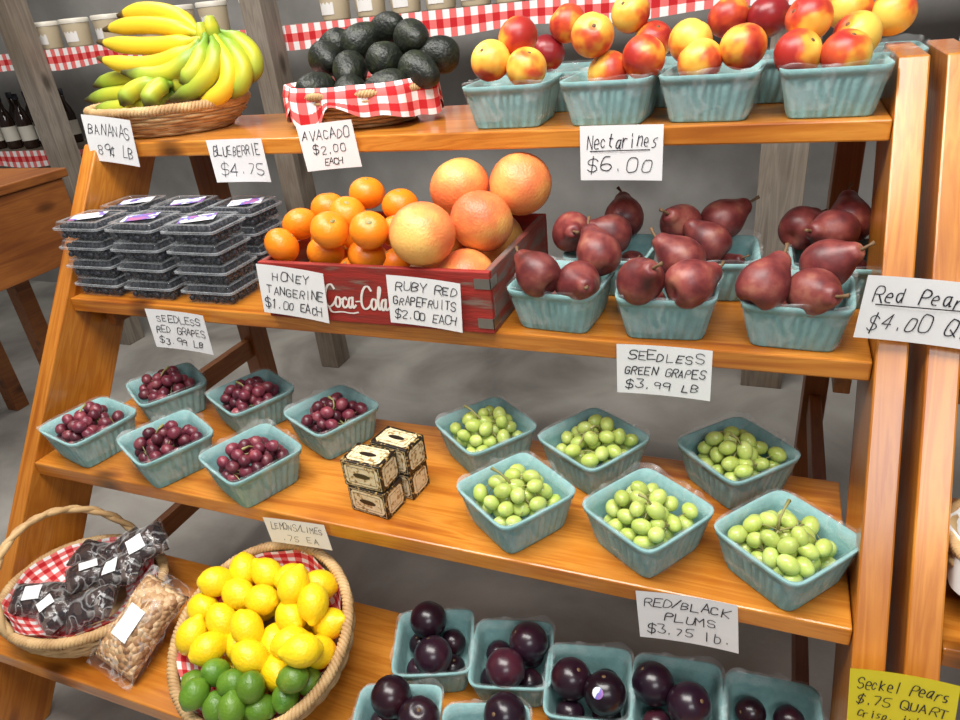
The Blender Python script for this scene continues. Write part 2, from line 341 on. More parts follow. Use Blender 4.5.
def sign(tl,tr,bl,y,lines,label,mat=M_white,bend=.004,st=None,under=None,sizes=None):
    a,b_,c=PY(*tl,y),PY(*tr,y),PY(*bl,y)
    w=(b_-a).length; ux=(b_-a).normalized(); dv=(c-a); h=abs((dv-ux*dv.dot(ux)).length); uz=-(dv-ux*dv.dot(ux)).normalized()
    uy=uz.cross(ux)
    R=Mx((ux,uy,uz)).transposed().to_4x4(); mw=Mx.Translation(a)@R
    bf=lambda x:-bend*(2*x/w-1)**2
    m=MB(); n=10
    m.grid(lambda i,j:(w*i/n,bf(w*i/n),-h*j),n+1,2); m.grid(lambda i,j:(w*i/n,bf(w*i/n)+.0008,-h*j),n+1,2)
    for e in (0,n): m.poly([(w*e/n,bf(w*e/n),0),(w*e/n,bf(w*e/n)+.0008,0),(w*e/n,bf(w*e/n)+.0008,-h),(w*e/n,bf(w*e/n),-h)])
    card=m.build('card',mat,smooth=False)
    t=MB(); nl=len(lines); st=st or h*.018
    z=-h*.06
    sizes=sizes or [1]*nl; tot=sum(sizes)
    for s,sz in zip(lines,sizes):
        lh=h*.88*sz/tot; ch=lh*.56; cw=min(w*.86/max(len(s),1),ch*1.0)
        x0=(w-cw*len(s))/2+cw*.12+random.uniform(-.03,.03)*w; z-=lh
        text_polys(t,s,x0,z+lh*.22,cw,ch,st,mapf=bf,shear=.16)
    if under:
        k=under; zz=-h*.06-h*.88*sum(sizes[:k])/tot+h*.03
        t.poly([(w*.12,bf(w*.12)-.0007,zz),(w*.85,bf(w*.85)-.0007,zz+.002),(w*.85,bf(w*.85)-.0007,zz+.002+st),(w*.12,bf(w*.12)-.0007,zz+st)])
    tm=t.build('lettering',M_ink,smooth=False,merge=False)
    thing('price_sign',label,'price sign',mw,[('lettering',tm,None,'black handwritten marker lettering')],group='handwritten price signs',root=card)
y1,y2,y3=1.21-.006,1.005-.006,.782-.006
sign((82,114),(131,120),(96,160),y1,['BANANAS','.89\u00a2 LB'],'white handwritten bananas price card hanging on shelf edge')
sign((207,140),(262,138),(220,182),y1,['BLUEBERRIE','$4.75'],'white handwritten blueberries price card on shelf edge',sizes=[1,1.2])
sign((297,126),(352,119),(312,171),y1,['AVACADO','$2.00','EACH'],'white handwritten avocado price card tilted on shelf edge',sizes=[1.1,1,.7])
sign((580,126),(664,124),(584,180),y1,['Nectarines','$6.00'],'white handwritten nectarines price card on top shelf edge',under=1,bend=.002)
sign((146,308),(204,315),(158,346),y2,['SEEDLESS','RED GRAPES','$3.99 LB'],'small white handwritten red grapes price card')
sign((617,343),(713,350),(618,391),y2,['SEEDLESS','GREEN GRAPES','$3.99 LB'],'white handwritten green grapes price card on shelf edge')
sign((868,274),(992,285),(863,337),1.0,['Red Pears','$4.00 QT'],'large white handwritten red pears price card between stands',under=1,sizes=[1,1.1])
sign((263,517),(324,525),(271,541),y3,['LEMONS/LIMES','.75 EA'],'small white handwritten lemons and limes price card',bend=.001)
sign((636,589),(738,604),(637,634),y3,['RED/BLACK','PLUMS','$3.75 lb.'],'white handwritten plums price card on shelf edge',sizes=[1,1,1.1])
sign((850,666),(960,684),(842,728),.70,['Seckel Pears','$.75 QUART','Crisp, juicy &','the perfect'],'bright yellow handwritten seckel pears price card',mat=M_yellow,sizes=[1.2,1,.8,.8],st=.0013)
# ---------------------------------------------------------------- crate
CX0,CX1,CY0,CY1,CZ0,CZ1=-.880,-.414,.995,1.325,.866,.978
cx,cyy=(CX0+CX1)/2,(CY0+CY1)/2; hw,hd,hh=(CX1-CX0)/2,(CY1-CY0)/2,CZ1-CZ0; t=.012
fr=boxme('front_panel',(-hw,-hd,0),(hw,-hd+t,hh),M_crate,.002)
bk=boxme('back_panel',(-hw,hd-t,0),(hw,hd,hh),M_crate,.002)
def endpanel(x0,x1):
    b=MB(); b.box((x0,-hd+t,0),(x1,hd-t,hh)); return b.build('end_panel',M_crateend,smooth=False,bevel=.002)
bt=boxme('bottom',(-hw+t,-hd+t,0),(hw-t,hd-t,.01),M_cratei,0)
lg=MB()
SCR=[ [(1.5,1.75),(1.1,2.15),(.5,2.0),(.05,1.2),(.1,.3),(.6,-.05),(1.2,.2),(1.6,.6)],
 [(2.2,.95),(1.85,1.0),(1.6,.6),(1.7,.1),(2.1,0),(2.4,.4),(2.3,.9),(2.1,.95)],
 [(2.35,.75),(2.6,.8),(3.0,.85)],
 [(3.3,.8),(3.15,1.0),(2.8,.8),(2.7,.3),(2.95,0),(3.3,.1),(3.6,.4)],
 [(4.2,.9),(3.85,1.0),(3.6,.6),(3.65,.1),(3.95,0),(4.25,.5),(4.25,1.0)],[(4.25,1.0),(4.2,.3),(4.35,0),(4.7,.3)],
 [(4.75,.65),(5.3,.7)],
 [(7.0,1.75),(6.6,2.15),(6.0,2.0),(5.55,1.2),(5.6,.3),(6.1,-.05),(6.7,.2),(7.0,.5)],
 [(7.6,.95),(7.25,1.0),(7.0,.6),(7.1,.1),(7.5,0),(7.8,.4),(7.7,.9),(7.5,.95)],
 [(7.75,.6),(8.2,1.2),(8.4,1.9),(8.2,2.15),(8.05,1.6),(8.05,.4),(8.2,0),(8.5,.3)],
 [(9.1,.9),(8.75,1.0),(8.5,.6),(8.55,.1),(8.85,0),(9.15,.5),(9.15,1.0)],[(9.15,1.0),(9.1,.3),(9.3,0),(9.7,.3)],
 [(.6,-.05),(1.0,-.55),(2.5,-.35),(4.0,-.5),(5.0,-.35)] ]
sx_,sz_=.0140,.0215
for s_ in SCR:
    p=chaikin(s_,3); p=[(-.100+a*sx_+.25*q*sz_*.6,.030+q*sz_) for a,q in p]
    stroke_poly(lg,p,.0042,-hd-.0008,wf=lambda dx,dz:.55+.6*abs(dz))
lg=lg.build('painted_logo',M_logo,smooth=False,merge=False)
st=[]
for sx in (-1,1):
    for zz in (.01,hh-.03):
        b=MB(); b.box((sx*hw-(.028 if sx>0 else 0),-hd-.0012,zz),(sx*hw+(.0012 if sx>0 else .028),-hd,zz+.018)); b.box((sx*hw-(0 if sx>0 else .0012),-hd-.0012,zz),(sx*hw+(.0012 if sx>0 else 0),-hd+.03,zz+.018)); st.append(('metal_strap',b.build('metal_strap',M_metal,smooth=False,merge=False),None,'galvanised corner strap'))
thing('soda_crate','red painted wooden soda crate with white script, filled with citrus','crate',T(cx,cyy,CZ0),
  [('front_panel',fr),('back_panel',bk),('end_panel',endpanel(-hw,-hw+t)),('end_panel',endpanel(hw-t,hw)),('bottom',bt),('painted_logo',lg,None,'white script lettering')]+st)
sign((257,263),(324,273),(270,312),CY0-.008,['HONEY','TANGERINE','$1.00 EACH'],'white handwritten honey tangerine price card on crate')
sign((387,274),(461,283),(396,322),CY0-.008,['RUBY RED','GRAPEFRUITS','$2.00 EACH'],'white handwritten ruby red grapefruit price card on crate')
# ---------------------------------------------------------------- fruit meshes
def cr(points,n=5):
    out=[]; P=points
    for i in range(len(P)-1):
        p0=P[max(i-1,0)];p1=P[i];p2=P[i+1];p3=P[min(i+2,len(P)-1)]
        for k in range(n):
            t=k/n
            f=lambda a,b,c,d:.5*((2*b)+(-a+c)*t+(2*a-5*b+4*c-d)*t*t+(-a+3*b-3*c+d)*t**3)
            out.append((max(0,f(p0[0],p1[0],p2[0],p3[0])),f(p0[1],p1[1],p2[1],p3[1])))
    out.append(P[-1]); return out
def ball(R,sz=1,dim=.06,n=16):
    o=[]
    for k in range(n+1):
        a=pi*k/n; r=R*math.sin(a); z=-R*sz*math.cos(a)
        z-= math.copysign(R*dim*math.exp(-(r/(R*.22))**2),z) if k>n/2 else -R*dim*.4*math.exp(-(r/(R*.2))**2)
        o.append((max(r,0) if 0<k<n else 0,z))
    return o
def fruit(name,prof,mat,seg=24,mod=None):
    b=MB(); b.lathe(prof,seg,mod=mod); return b.build(name,mat)
me_tang=fruit('tangerine',ball(.0345,.86,.1),M_tang,mod=lambda a,t:1+.012*math.sin(7*a)*t)
me_gf=fruit('grapefruit',ball(.0575,.93,.05),M_gf)
groove=lambda a,t:1-.07*math.exp(-((a-pi)/.22)**2)
me_nect=fruit('nectarine',ball(.0360,.95,.18),M_nect,mod=groove,seg=32)
me_nectd=fruit('dark_nectarine',ball(.0360,.95,.18),M_nectd,mod=groove,seg=32)
me_plum=fruit('plum',ball(.0345,1.0,.12),M_plum,mod=lambda a,t:1-.03*math.exp(-((a-pi)/.2)**2),seg=32)
me_pear=fruit('pear',cr([(0,-.032),(.018,-.036),(.032,-.025),(.037,-.006),(.0345,.011),(.026,.026),(.0185,.037),(.0145,.046),(.0085,.052),(0,.051)],3),M_pear,mod=lambda a,t:1+.025*math.sin(3*a+t*4)+.015*math.sin(2*a))
me_lemon=fruit('lemon',cr([(0,-.040),(.006,-.038),(.010,-.032),(.019,-.024),(.0255,-.012),(.0275,0),(.0255,.012),(.019,.024),(.011,.030),(.006,.034),(0,.034)],2),M_lemon)
me_lime=fruit('lime',cr([(0,-.029),(.005,-.028),(.010,-.024),(.0175,-.018),(.0218,-.009),(.0228,0),(.0218,.009),(.0175,.018),(.009,.024),(.004,.027),(0,.027)],2),M_lime)
me_avo=fruit('avocado',cr([(0,-.040),(.018,-.038),(.033,-.022),(.036,-.002),(.031,.020),(.021,.038),(.011,.048),(0,.051)],3),M_avo)
b=MB(); b.tube([(0,0,.046),(.001,0,.054),(.004,0,.062),(.008,0,.069)],[.0035,.0026,.0024,.0034],7); me_pstem=b.build('stem',M_stem)
b=MB(); b.lathe([(0,.0005),(.004,.001),(.005,0),(.003,-.002),(0,-.003)],7,mod=lambda a,t:1+.3*math.sin(5*a)); me_cal=b.build('calyx',M_gstem)
b=MB(); b.lathe([(0,.0008),(.0035,.0006),(.0035,-.002),(0,-.002)],8); me_nub=b.build('stem_scar',M_stem)
b=MB(); b.grid(lambda i,j:((.0348*math.sin(j*.09))*math.cos(2*pi*i/14),(.0348*math.sin(j*.09))*math.sin(2*pi*i/14),.0352*math.cos(j*.09)),14,4,cu=True); me_stick=b.build('sticker',M_lblue)
def relax(items,floor=None,it=40,k=.96):
    for _ in range(it):
        for i in range(len(items)):
            for j in range(i+1,len(items)):
                a,ra=items[i][0],items[i][1];c,rc=items[j][0],items[j][1]
                d=c-a;l=d.length or 1e-5;m=(ra+rc)*k
                if l<m:
                    s=d/l*(m-l)*.5; items[i][0]=a-s; items[j][0]=c+s
        if floor is not None:
            for q in items:
                if q[0].z<floor+q[1]: q[0]=V((q[0].x,q[0].y,floor+q[1]))
def rrot(): return Euler((random.uniform(0,6.28),random.uniform(0,6.28),random.uniform(0,6.28))).to_matrix().to_4x4()
KIND={
'tangerine':(me_tang,.0335,[('calyx',me_cal,Mx.Translation((0,0,.0270)))],'round bright orange honey tangerine in the crate','fruit'),
'grapefruit':(me_gf,.0565,[],'large pink-orange ruby red grapefruit in the crate','fruit'),
'nectarine':(me_nect,.0350,[('stem_scar',me_nub,Mx.Translation((0,0,.0288)))],'yellow and red blushed nectarine in teal basket','fruit'),
'nectarined':(me_nectd,.0350,[('stem_scar',me_nub,Mx.Translation((0,0,.0288)))],'dark red nectarine in teal basket','fruit'),
'plum':(me_plum,.034,[('stem_scar',me_nub,Mx.Translation((0,0,.0309)))],'dark purple-black plum in teal basket','fruit'),
'pear':(me_pear,.0365,[('stem',me_pstem,Mx())],'dusky red pear with brown stem in teal basket','fruit'),
'lemon':(me_lemon,.0275,[],'bright yellow lemon in round wicker basket','fruit'),
'lime':(me_lime,.0228,[],'green lime in round wicker basket','fruit'),
'avocado':(me_avo,.0355,[],'dark green bumpy avocado in cloth-lined basket','fruit')}
def put(kind,p,group,rot=None,sticker=False):
    me,r,parts,lab,cat=KIND[kind]
    parts=list(parts)
    if sticker: parts.append(('sticker',me_stick,(rot.inverted() if rot else Mx())@Euler((.7,-.25,0)).to_matrix().to_4x4(),'small printed produce sticker'))
    thing({'nectarined':'nectarine'}.get(kind,kind),lab,cat,Mx.Translation(p)@(rot or Mx()),parts,group=group,root=me)
def uprot(t=.7): return Euler((random.uniform(-t,t),random.uniform(-t,t),random.uniform(0,6.28))).to_matrix().to_4x4()
# crate fruit
items=[]
for u,v,z in [(367,193,1.065),(400,207,1.045),(347,214,1.045),(328,233,1.03),(373,238,1.02),(284,243,1.0),(355,258,.995),(313,258,.99),(302,224,1.02),(325,210,1.035),(397,232,1.02),(300,240,.96),(345,240,.96)]:
    p=PZ(u,v,z); items.append([p,.0335,'tangerine'])
for u,v,z in [(421,237,1.016),(483,228,1.01),(460,188,1.062),(515,190,1.058),(462,268,.955)]:
    items.append([PZ(u,v,z),.0565,'grapefruit'])
items.append([V((-.50,1.25,.945)),.0565,'grapefruit']); items.append([V((-.62,1.22,.945)),.0565,'grapefruit'])
for x,y in ((-.84,1.05),(-.765,1.05),(-.84,1.13),(-.765,1.13),(-.69,1.1),(-.84,1.21),(-.77,1.21),(-.70,1.19)): items.append([V((x,y,.91)),.0335,'tangerine'])
for _ in range(6):
    relax(items,.877,10,.97)
    for q in items:
        r=q[1]
        if q[0].z<CZ1+.01:
            q[0]=V((min(max(q[0].x,CX0+t+r),CX1-t-r),min(max(q[0].y,CY0+t+r),CY1-t-r),q[0].z))
random.seed(11)
for p,r,k in items: put(k,p,'citrus in the red crate',uprot(.8))
# ---------------------------------------------------------------- teal basket
RH,BH,HH=.0755,.060,.074
def sq(a,n=8): return 1/((abs(math.cos(a))**n+abs(math.sin(a))**n)**(1/n))
def basket_mesh():
    b=MB(); seg=144
    lv=[(0,0),(.03,0),(.08,1),(.45,1),(.72,1),(.78,0),(.84,0),(.85,2),(.99,2),(1,1.4)]
    def P(i,j):
        a=2*pi*i/seg; t,k=lv[j]; h=BH+(RH-BH)*t; s=sq(a)*h
        if k==1: s+= .0017*(1 if math.sin(a*36)>0 else -1)
        elif k==2: s+=.0032
        elif k==1.4: s+=.002
        return (s*math.cos(a),s*math.sin(a),t*HH)
    b.grid(P,seg,len(lv),cu=True)
    li=[1,.7,.35,.05]
    def Q(i,j):
        a=2*pi*i/seg; t=li[j]; s=sq(a)*(BH+(RH-BH)*t-.0022); return (s*math.cos(a),s*math.sin(a),t*HH+(.0 if t<1 else -.0005))
    b.grid(Q,seg,4,cu=True)
    b.grid(lambda i,j:P(i,len(lv)-1) if j==0 else Q(i,0),seg,2,cu=True)
    b.grid(lambda i,j:Q(i,3) if j==0 else (0,0,.05*HH),seg,2,cu=True)
    b.grid(lambda i,j:P(i,0) if j==0 else (0,0,0),seg,2,cu=True)
    return b.build('body',M_teal)
me_bask=basket_mesh()
def film_mesh(sd,low,flare,top):
    b=MB(); seg=130; lv=18
    def P(i,j):
        a=2*pi*i/seg; t=j/(lv-1)
        q=V((math.cos(a)*2.6+sd*7,math.sin(a)*2.6,t*1.4)); q2=q*3.0
        n1=noise.noise(q); n2=noise.noise(q2)
        if t<.5:
            tt=low+(1-low)*t/.5; s=sq(a,6)*(BH+(RH-BH)*tt)+.0054+.004*abs(n1)+.004*n2*t; z=tt*HH+.002
        elif t<.80:
            k=(t-.5)/.30; w=math.sin(k*pi); s=sq(a,6)*RH+.0060+.003*abs(n1)-k*.008+flare*(n1+.1)*w+.0015*n2; z=HH+.0025+top*(.35+max(0,n1)*1.2)*w+.0015*n2*w
        else:
            k=(t-.80)/.20; s=sq(a,6)*(RH-.0040-.003*k)-.002*abs(n2)*k-.001; z=HH*(1-.22*k)+.002*(1-k)
        return (s*math.cos(a),s*math.sin(a),z)
    b.grid(P,seg,lv,cu=True)
    return b.build('plastic_wrap',M_film)
me_film=[film_mesh(1,.25,.007,.006),film_mesh(2,.05,.009,.009),film_mesh(5,.15,.010,.007)]
def basket(x,y,z,rot,label,group,fi=None,s=1):
    fi=random.randrange(3) if fi is None else fi
    me=me_film[fi]
    return thing('produce_basket',label,'basket',T(x,y,z,rot,s=s),[('body',me_bask),('plastic_wrap',me,None,'crinkled clear plastic wrap')],group=group)
def fill_fruit(kind,x,y,z,rot,tops,group,n=4,sticks=(),fs=.86,s=1):
    r=KIND[kind.replace('nectarined','nectarine')][1]
    its=[]
    for sx,sy in ((-1,1),(1,1),(-1,-1),(1,-1))[:n]:
        c=V((sx*.029,sy*.029,0)); c.rotate(Euler((0,0,rot))); its.append([V((x,y,z+.006+r*fs))+c,r*fs,kind.replace('nectarined','nectarine'),0,fs])
    for i,q in enumerate(tops): its.append([q[0],r,q[1] if len(q)>1 else kind,i in sticks,1])
    for _ in range(14):
        relax(its,z+.005,4,.95)
        for q in its:
            l=q[0]-V((x,y,z)); l.rotate(Euler((0,0,-rot))); rr_=q[1]; zz=l.z
            half=(BH+(RH-BH)*min(1,max(0,zz/HH)))*s-.004
            lim=half-rr_*(1 if zz<HH*s else max(.35,1-(zz-HH*s)/rr_*.9)); lim=max(lim,.004)
            l.x=min(max(l.x,-lim),lim); l.y=min(max(l.y,-lim),lim)
            l.rotate(Euler((0,0,rot))); q[0]=V((x,y,z))+l
    for p,rr,k,s_,scl in its:
        if k=='pear':
            R=Euler((random.choice((-1,1))*random.uniform(.8,1.4),random.uniform(-.4,.4),random.uniform(0,6.28))).to_matrix().to_4x4()
        else: R=uprot(1.0)
        R=R@Mx.Scale(scl,4)
        put(k,p,group,R,s_)
# nectarines
random.seed(5)
g='teal baskets of nectarines'
z=SH[0][1]
rows=[(514,1.292,[(492,60),(526,68),(517,38)],[]),(613,1.288,[(598,52),(634,62),(600,80)],[]),(713,1.29,[(692,45),(736,50),(700,70)],[]),(832,1.292,[(808,22),(801,52),(853,40),(830,60)],[])]
rows2=[(572,1.447,[(563,30),(551,47,'nectarined')]),(662,1.447,[(605+30,22),(645,32)]),(760,1.447,[(703,20),(750,17,'nectarined')]),(870,1.447,[(862,10),(880,12)])]
for u,y,tops,_ in rows:
    x=XU(u,y,z+.06); r=random.uniform(-.06,.06); basket(x,y,z+.001,r,'square teal fibre basket with plastic wrap, holding nectarines',g)
    fill_fruit('nectarine',x,y,z,r,[(PY(q[0],q[1],y+(-.025 if q[1]>45 else .015)),) for q in tops],'nectarines on the top shelf',fs=.8)
for u,y,tops in rows2:
    x=XU(u,y,z+.06); r=random.uniform(-.03,.03); basket(x,y,z+.001,r,'square teal fibre basket with plastic wrap, holding nectarines',g)
    fill_fruit('nectarine',x,y,z,r,[(PY(q[0],q[1],y),)+tuple(q[2:]) for q in tops],'nectarines on the top shelf',fs=.8)
for i,yy in enumerate((1.29,1.447)): 
    basket(.355,yy,z+.001,.1,'square teal fibre basket on the neighbouring stand',g); fill_fruit('nectarine',.355,yy,z,.1,[],'nectarines on the top shelf')
# pears
random.seed(14)
g='teal baskets of red pears'; z=SH[1][1]
rows=[(563,1.085,[(543,277,.965),(597,260,.975),(575,288,.955)]),(667,1.085,[(680,258,.975),(640,286,.965),(691,291,.962)]),(796,1.085,[(767,284,.965),(828,265,.975),(812,298,.955)]),
(612,1.25,[(570,232,.98),(605,234,.97),(626,214,.98)]),(712,1.25,[(676,226,.975),(724,219,.98),(704,240,.96)]),(838,1.25,[(790,228,.97),(846,212,.98),(822,230,.975)])]
for u,y,tops in rows:
    x=XU(u,y,z+.05); r=random.uniform(-.1,.1); basket(x,y,z+.001,r,'square teal fibre basket with plastic wrap, holding red pears',g)
    fill_fruit('pear',x,y,z,r,[(PZ(*q),) for q in tops],'red pears on the second shelf',n=4,fs=.68)
# plums
g='teal baskets of plums'; z=SH[3][1]
PL=[((-.497,.768),.35,[(428,622,.35),(434,660,.345)]),((-.352,.785),.25,[(525,648,.35),(505,674,.335)]),((-.210,.768),.2,[(575,685,.34),(601,695,.348)]),((-.068,.785),.12,[(684,706,.345),(660,690,.34)]),((.076,.79),.05,[]),((-.490,.600),.3,[(397,692,.35),(421,716,.345)]),((-.338,.61),.3,[(505,720,.345)]),((-.19,.60),.2,[])]
random.seed(8)
for (x,y),r,tops in PL:
    basket(x,y,z+.001,r,'square teal fibre basket with plastic wrap, holding dark plums',g,s=.93)
    fill_fruit('plum',x,y,z,r,[(PZ(*q),) for q in tops],'dark plums on the bottom shelf',n=4,fs=.70,s=.93,sticks=(1,) if abs(x+.21)<.01 else ())
# ---------------------------------------------------------------- grapes
def grape_me(name,mat,r,l):
    b=MB(); b.lathe([(r*math.sin(pi*k/10) if 0<k<10 else 0,-l*math.cos(pi*k/10)) for k in range(11)],14); return b.build(name,mat)
me_gg=grape_me('green_grape',M_grgr,.0128,.0162); me_rg=grape_me('red_grape',M_redgr,.0126,.0145)
def layout(seed,r,spread=.05,counts=(17,16,10)):
    rnd=random.Random(seed); pts=[]
    ox,oy=rnd.uniform(-.008,.008),rnd.uniform(-.008,.008)
    for zl,R,cnt in ((.040,spread*.98,counts[0]),(.060,spread,counts[1]),(.078,spread*.66,counts[2])):
        c=0
        for _ in range(900):
            if c>=cnt: break
            p=V((rnd.uniform(-R,R)+ox*(zl>.07),rnd.uniform(-R,R)+oy*(zl>.07),zl+rnd.uniform(-.006,.006)))
            if p.xy.length>R*1.2+.008: continue
            if all((p-o).length>r*1.72 for o in pts): pts.append(p); c+=1
    return pts
def stem_mesh(pts,seed,red=False):
    rnd=random.Random(seed); b=MB(); dz=-.012 if red else 0
    main=[V((-.044,0,.064+dz)),V((-.012,.006,.082+dz)),V((.014,-.006,.084+dz)),V((.046,.004,.066+dz))]
    b.tube(main,.0018,6)
    for i,p in enumerate(pts):
        m=min(main,key=lambda q:(q-p).length); mid=(m+p)/2+V((0,0,.004)); b.tube([m,mid,p],.0008,5)
    d=V((rnd.uniform(-.6,.6),rnd.uniform(-.6,.6),1)); b.tube([main[1],main[1]+d*.016,main[1]+d*.026+V((.008,0,0)),main[1]+d*.030+V((.022,.004,0))],[.0020,.0019,.0018,.0030],6)
    return b.build('stem',M_gstem)
LG=[layout(s,.0132) for s in (1,2,3)]; LR=[layout(s+10,.0125,.049) for s in (1,2,3)]
SG=[stem_mesh(l,i) for i,l in enumerate(LG)]; SR=[stem_mesh(l,i+5,True) for i,l in enumerate(LR)]
random.seed(21)
def grapes(u,v,corner,kind,var):
    z=SH[2][1]; c=PZ(u,v,z+HH)
    a,b=PZ(*corner[0],z+HH),PZ(*corner[1],z+HH); rot=math.atan2(b.y-a.y,b.x-a.x)
    green=kind=='g'
    basket(c.x,c.y,z+.001,rot,'teal fibre basket in plastic wrap holding %s grapes'%('green' if green else 'red'),'teal baskets of grapes',var)
    L=(LG if green else LR)[var]; S=(SG if green else SR)[var]; me=me_gg if green else me_rg
    parts=[('stem',S,None,'thin green grape stem')]
    for p in L: parts.append(('grape',me,Mx.Translation(p)@rrot()@Mx.Scale(random.uniform(.9,1.05),4)))
    thing('grape_bunch','bunch of %s seedless grapes in a teal basket'%('pale green' if green else 'dusky red'),'grapes',T(c.x,c.y,z+.001,rot+random.choice((0,pi/2,pi))),parts,group='bunches of %s grapes'%('green' if green else 'red'))
grapes(787,534,((775,600),(863,545)),'g',0)
grapes(647,507,((632,572),(712,520)),'g',1)
grapes(515,488,((505,550),(574,512)),'g',2)
grapes(737,448,((712,500),(800,462)),'g',1)
grapes(593,437,((590,485),(647,452)),'g',0)
grapes(485,424,((478,465),(535,440)),'g',2)
grapes(88,420,((72,462),(130,430)),'r',0)
grapes(166,383,((150,415),(203,395)),'r',1)
grapes(165,436,((145,480),(208,450)),'r',2)
grapes(250,391,((232,432),(290,405)),'r',0)
grapes(250,452,((228,497),(296,460)),'r',1)
grapes(331,409,((308,460),(373,425)),'r',2)
# ---------------------------------------------------------------- clamshells
CW,CD,CH=.138,.112,.041
def rr(a,hx,hy,n=12):
    k=1/((abs(math.cos(a))**n+abs(math.sin(a))**n)**(1/n)); return hx*k*math.cos(a),hy*k*math.sin(a)
def shell(name,lv,cap,rim):
    b=MB(); seg=96
    def P(i,j):
        a=2*pi*(i+.5)/seg; s,z,k=lv[j]; x,y=rr(a,CW/2*s,CD/2*s); q=1+(k*.006*(1 if math.sin(a*16)>.2 else -1)); return (x*q,y*q,z)
    b.grid(P,seg,len(lv),cu=True,mf=lambda i,j:1 if j in rim else 0)
    b.grid(lambda i,j:P(i,cap) if j==0 else (0,0,lv[cap][1]),seg,2,cu=True)
    return b.build(name,[M_clear,M_clrim],smooth=False)
me_tray=shell('tray',[(.84,0,0),(.86,.002,1),(.91,.023,1),(.92,.0245,0),(1.0,.0248,0),(1.0,.0264,0)],0,(3,4))
me_cl=shell('lid',[(1.0,.0270,0),(1.0,.0286,0),(.93,.0290,0),(.89,.0385,1),(.87,.0405,0),(.70,.0405,0),(.68,.0385,0)],6,(0,1,4))
b=MB(); b.box((-.036,-.024,.0407),(.036,.024,.0411)); me_lab=b.build('label',M_lblue,smooth=False)
rnd=random.Random(4); b=MB()
for iz in range(3):
    for ix in range(9):
        for iy in range(7):
            c=V(((ix-4)*.0125+rnd.uniform(-.002,.002),(iy-3)*.0128+rnd.uniform(-.002,.002),.0085+iz*.0098+rnd.uniform(-.001,.001)))
            pr=[(.0062*math.sin(pi*k/5) if 0<k<5 else 0,-.0062*math.cos(pi*k/5)) for k in range(6)]
            n0=len(b.v); b.lathe(pr,8); b.v[n0:]=[(q[0]+c.x,q[1]+c.y,q[2]+c.z) for q in b.v[n0:]]
me_berries=b.build('blueberries',M_blue)
z0=SH[1][1]
random.seed(77)
for ci,(xx) in enumerate((-1.368,-1.216,-1.060)):
    for row,y in enumerate((1.075,1.196)):
        for k in range(4):
            jx,jr=random.uniform(-.003,.003),random.uniform(-.03,.03)
            m=T(xx+jx,y,z0+.001+k*(CH+.0014),jr)
            pr=[('tray',me_tray),('lid',me_cl)]
            if k==3: pr.append(('label',me_lab,T(.012 if row else -.01,.0,0,.5),'small white and blue printed label'))
            thing('berry_clamshell','clear plastic clamshell of blueberries in a stack','plastic container',m,pr,group='stacked blueberry clamshells')
            thing('blueberries','dark blueberries inside a clear clamshell','blueberries',m,[],kind='stuff',root=me_berries,group='blueberries in clamshells')
# ---------------------------------------------------------------- wicker baskets
def wicker(name,rx,ry,h,rings,stakes,base=.72,thick=None,rimw=.0048):
    b=MB(); th=thick or h/rings*.52; seg=stakes*5
    for k in range(rings):
        t=k/(rings-1); s=base+(1-base)*math.sin(t*pi/2)
        pts=[]
        for i in range(seg):
            a=2*pi*i/seg; o=.0028*math.cos(stakes*a/2*1.0+(pi if k%2 else 0)); pts.append(((rx*s+o)*math.cos(a),(ry*s+o)*math.sin(a),th+t*(h-2*th)))
        b.tube(pts,th,5,closed=True)
    b.grid(lambda i,j:(0,0,.004) if j==0 else (rx*base*math.cos(2*pi*i/48),ry*base*math.sin(2*pi*i/48),.004),48,2,cu=True)
    body=b.build('body',M_wick)
    r=MB()
    for ph in (0,pi*2/3,pi*4/3):
        pts=[];n=320
        for i in range(n):
            a=2*pi*i/n; w=a*48+ph; q=rimw*1.15; pts.append(((rx+q*math.cos(w))*math.cos(a),(ry+q*math.cos(w))*math.sin(a),h+q*math.sin(w)))
        r.tube(pts,rimw*.85,5,closed=True)
    return body,r.build('rim',M_wick)
def liner(name,rx,ry,h,drop,mat,wave=.006,inner=.75,sd=0,nw=9,over=True):
    b=MB(); seg=120
    pf=[(inner-.25,-.55),(inner,-.45),(.90,-.12),(.97,.0),(1.05,.012/h),(1.09,-.1),(1.11,-drop/h)] if over else [(inner-.25,-.6),(inner,-.5),(.88,-.25),(.93,-.08),(.955,.02)]
    R=(rx+ry)/2; J=len(pf)-1
    def P(i,j):
        a=2*pi*i/seg; s,zz=pf[j]; n=noise.noise(V((math.cos(a)*2.5+sd,math.sin(a)*2.5,j*.5)))
        w=wave*math.sin(nw*a+sd)*(j/J)
        k=drop*.6*n+drop*.18*math.sin(5*a+sd) if j==6 else 0
        return ((rx*s+w+.004*n)*math.cos(a),(ry*s+w+.004*n)*math.sin(a),h+zz*h+k+(.003*n))
    L=[0,.04,.09,.13,.145,.165,.165+drop]
    b.grid(P,seg,len(pf),cu=True,uv=lambda i,j:((2*pi*i/seg)*R*1.02,L[j]))
    return b.build('cloth_liner',mat)
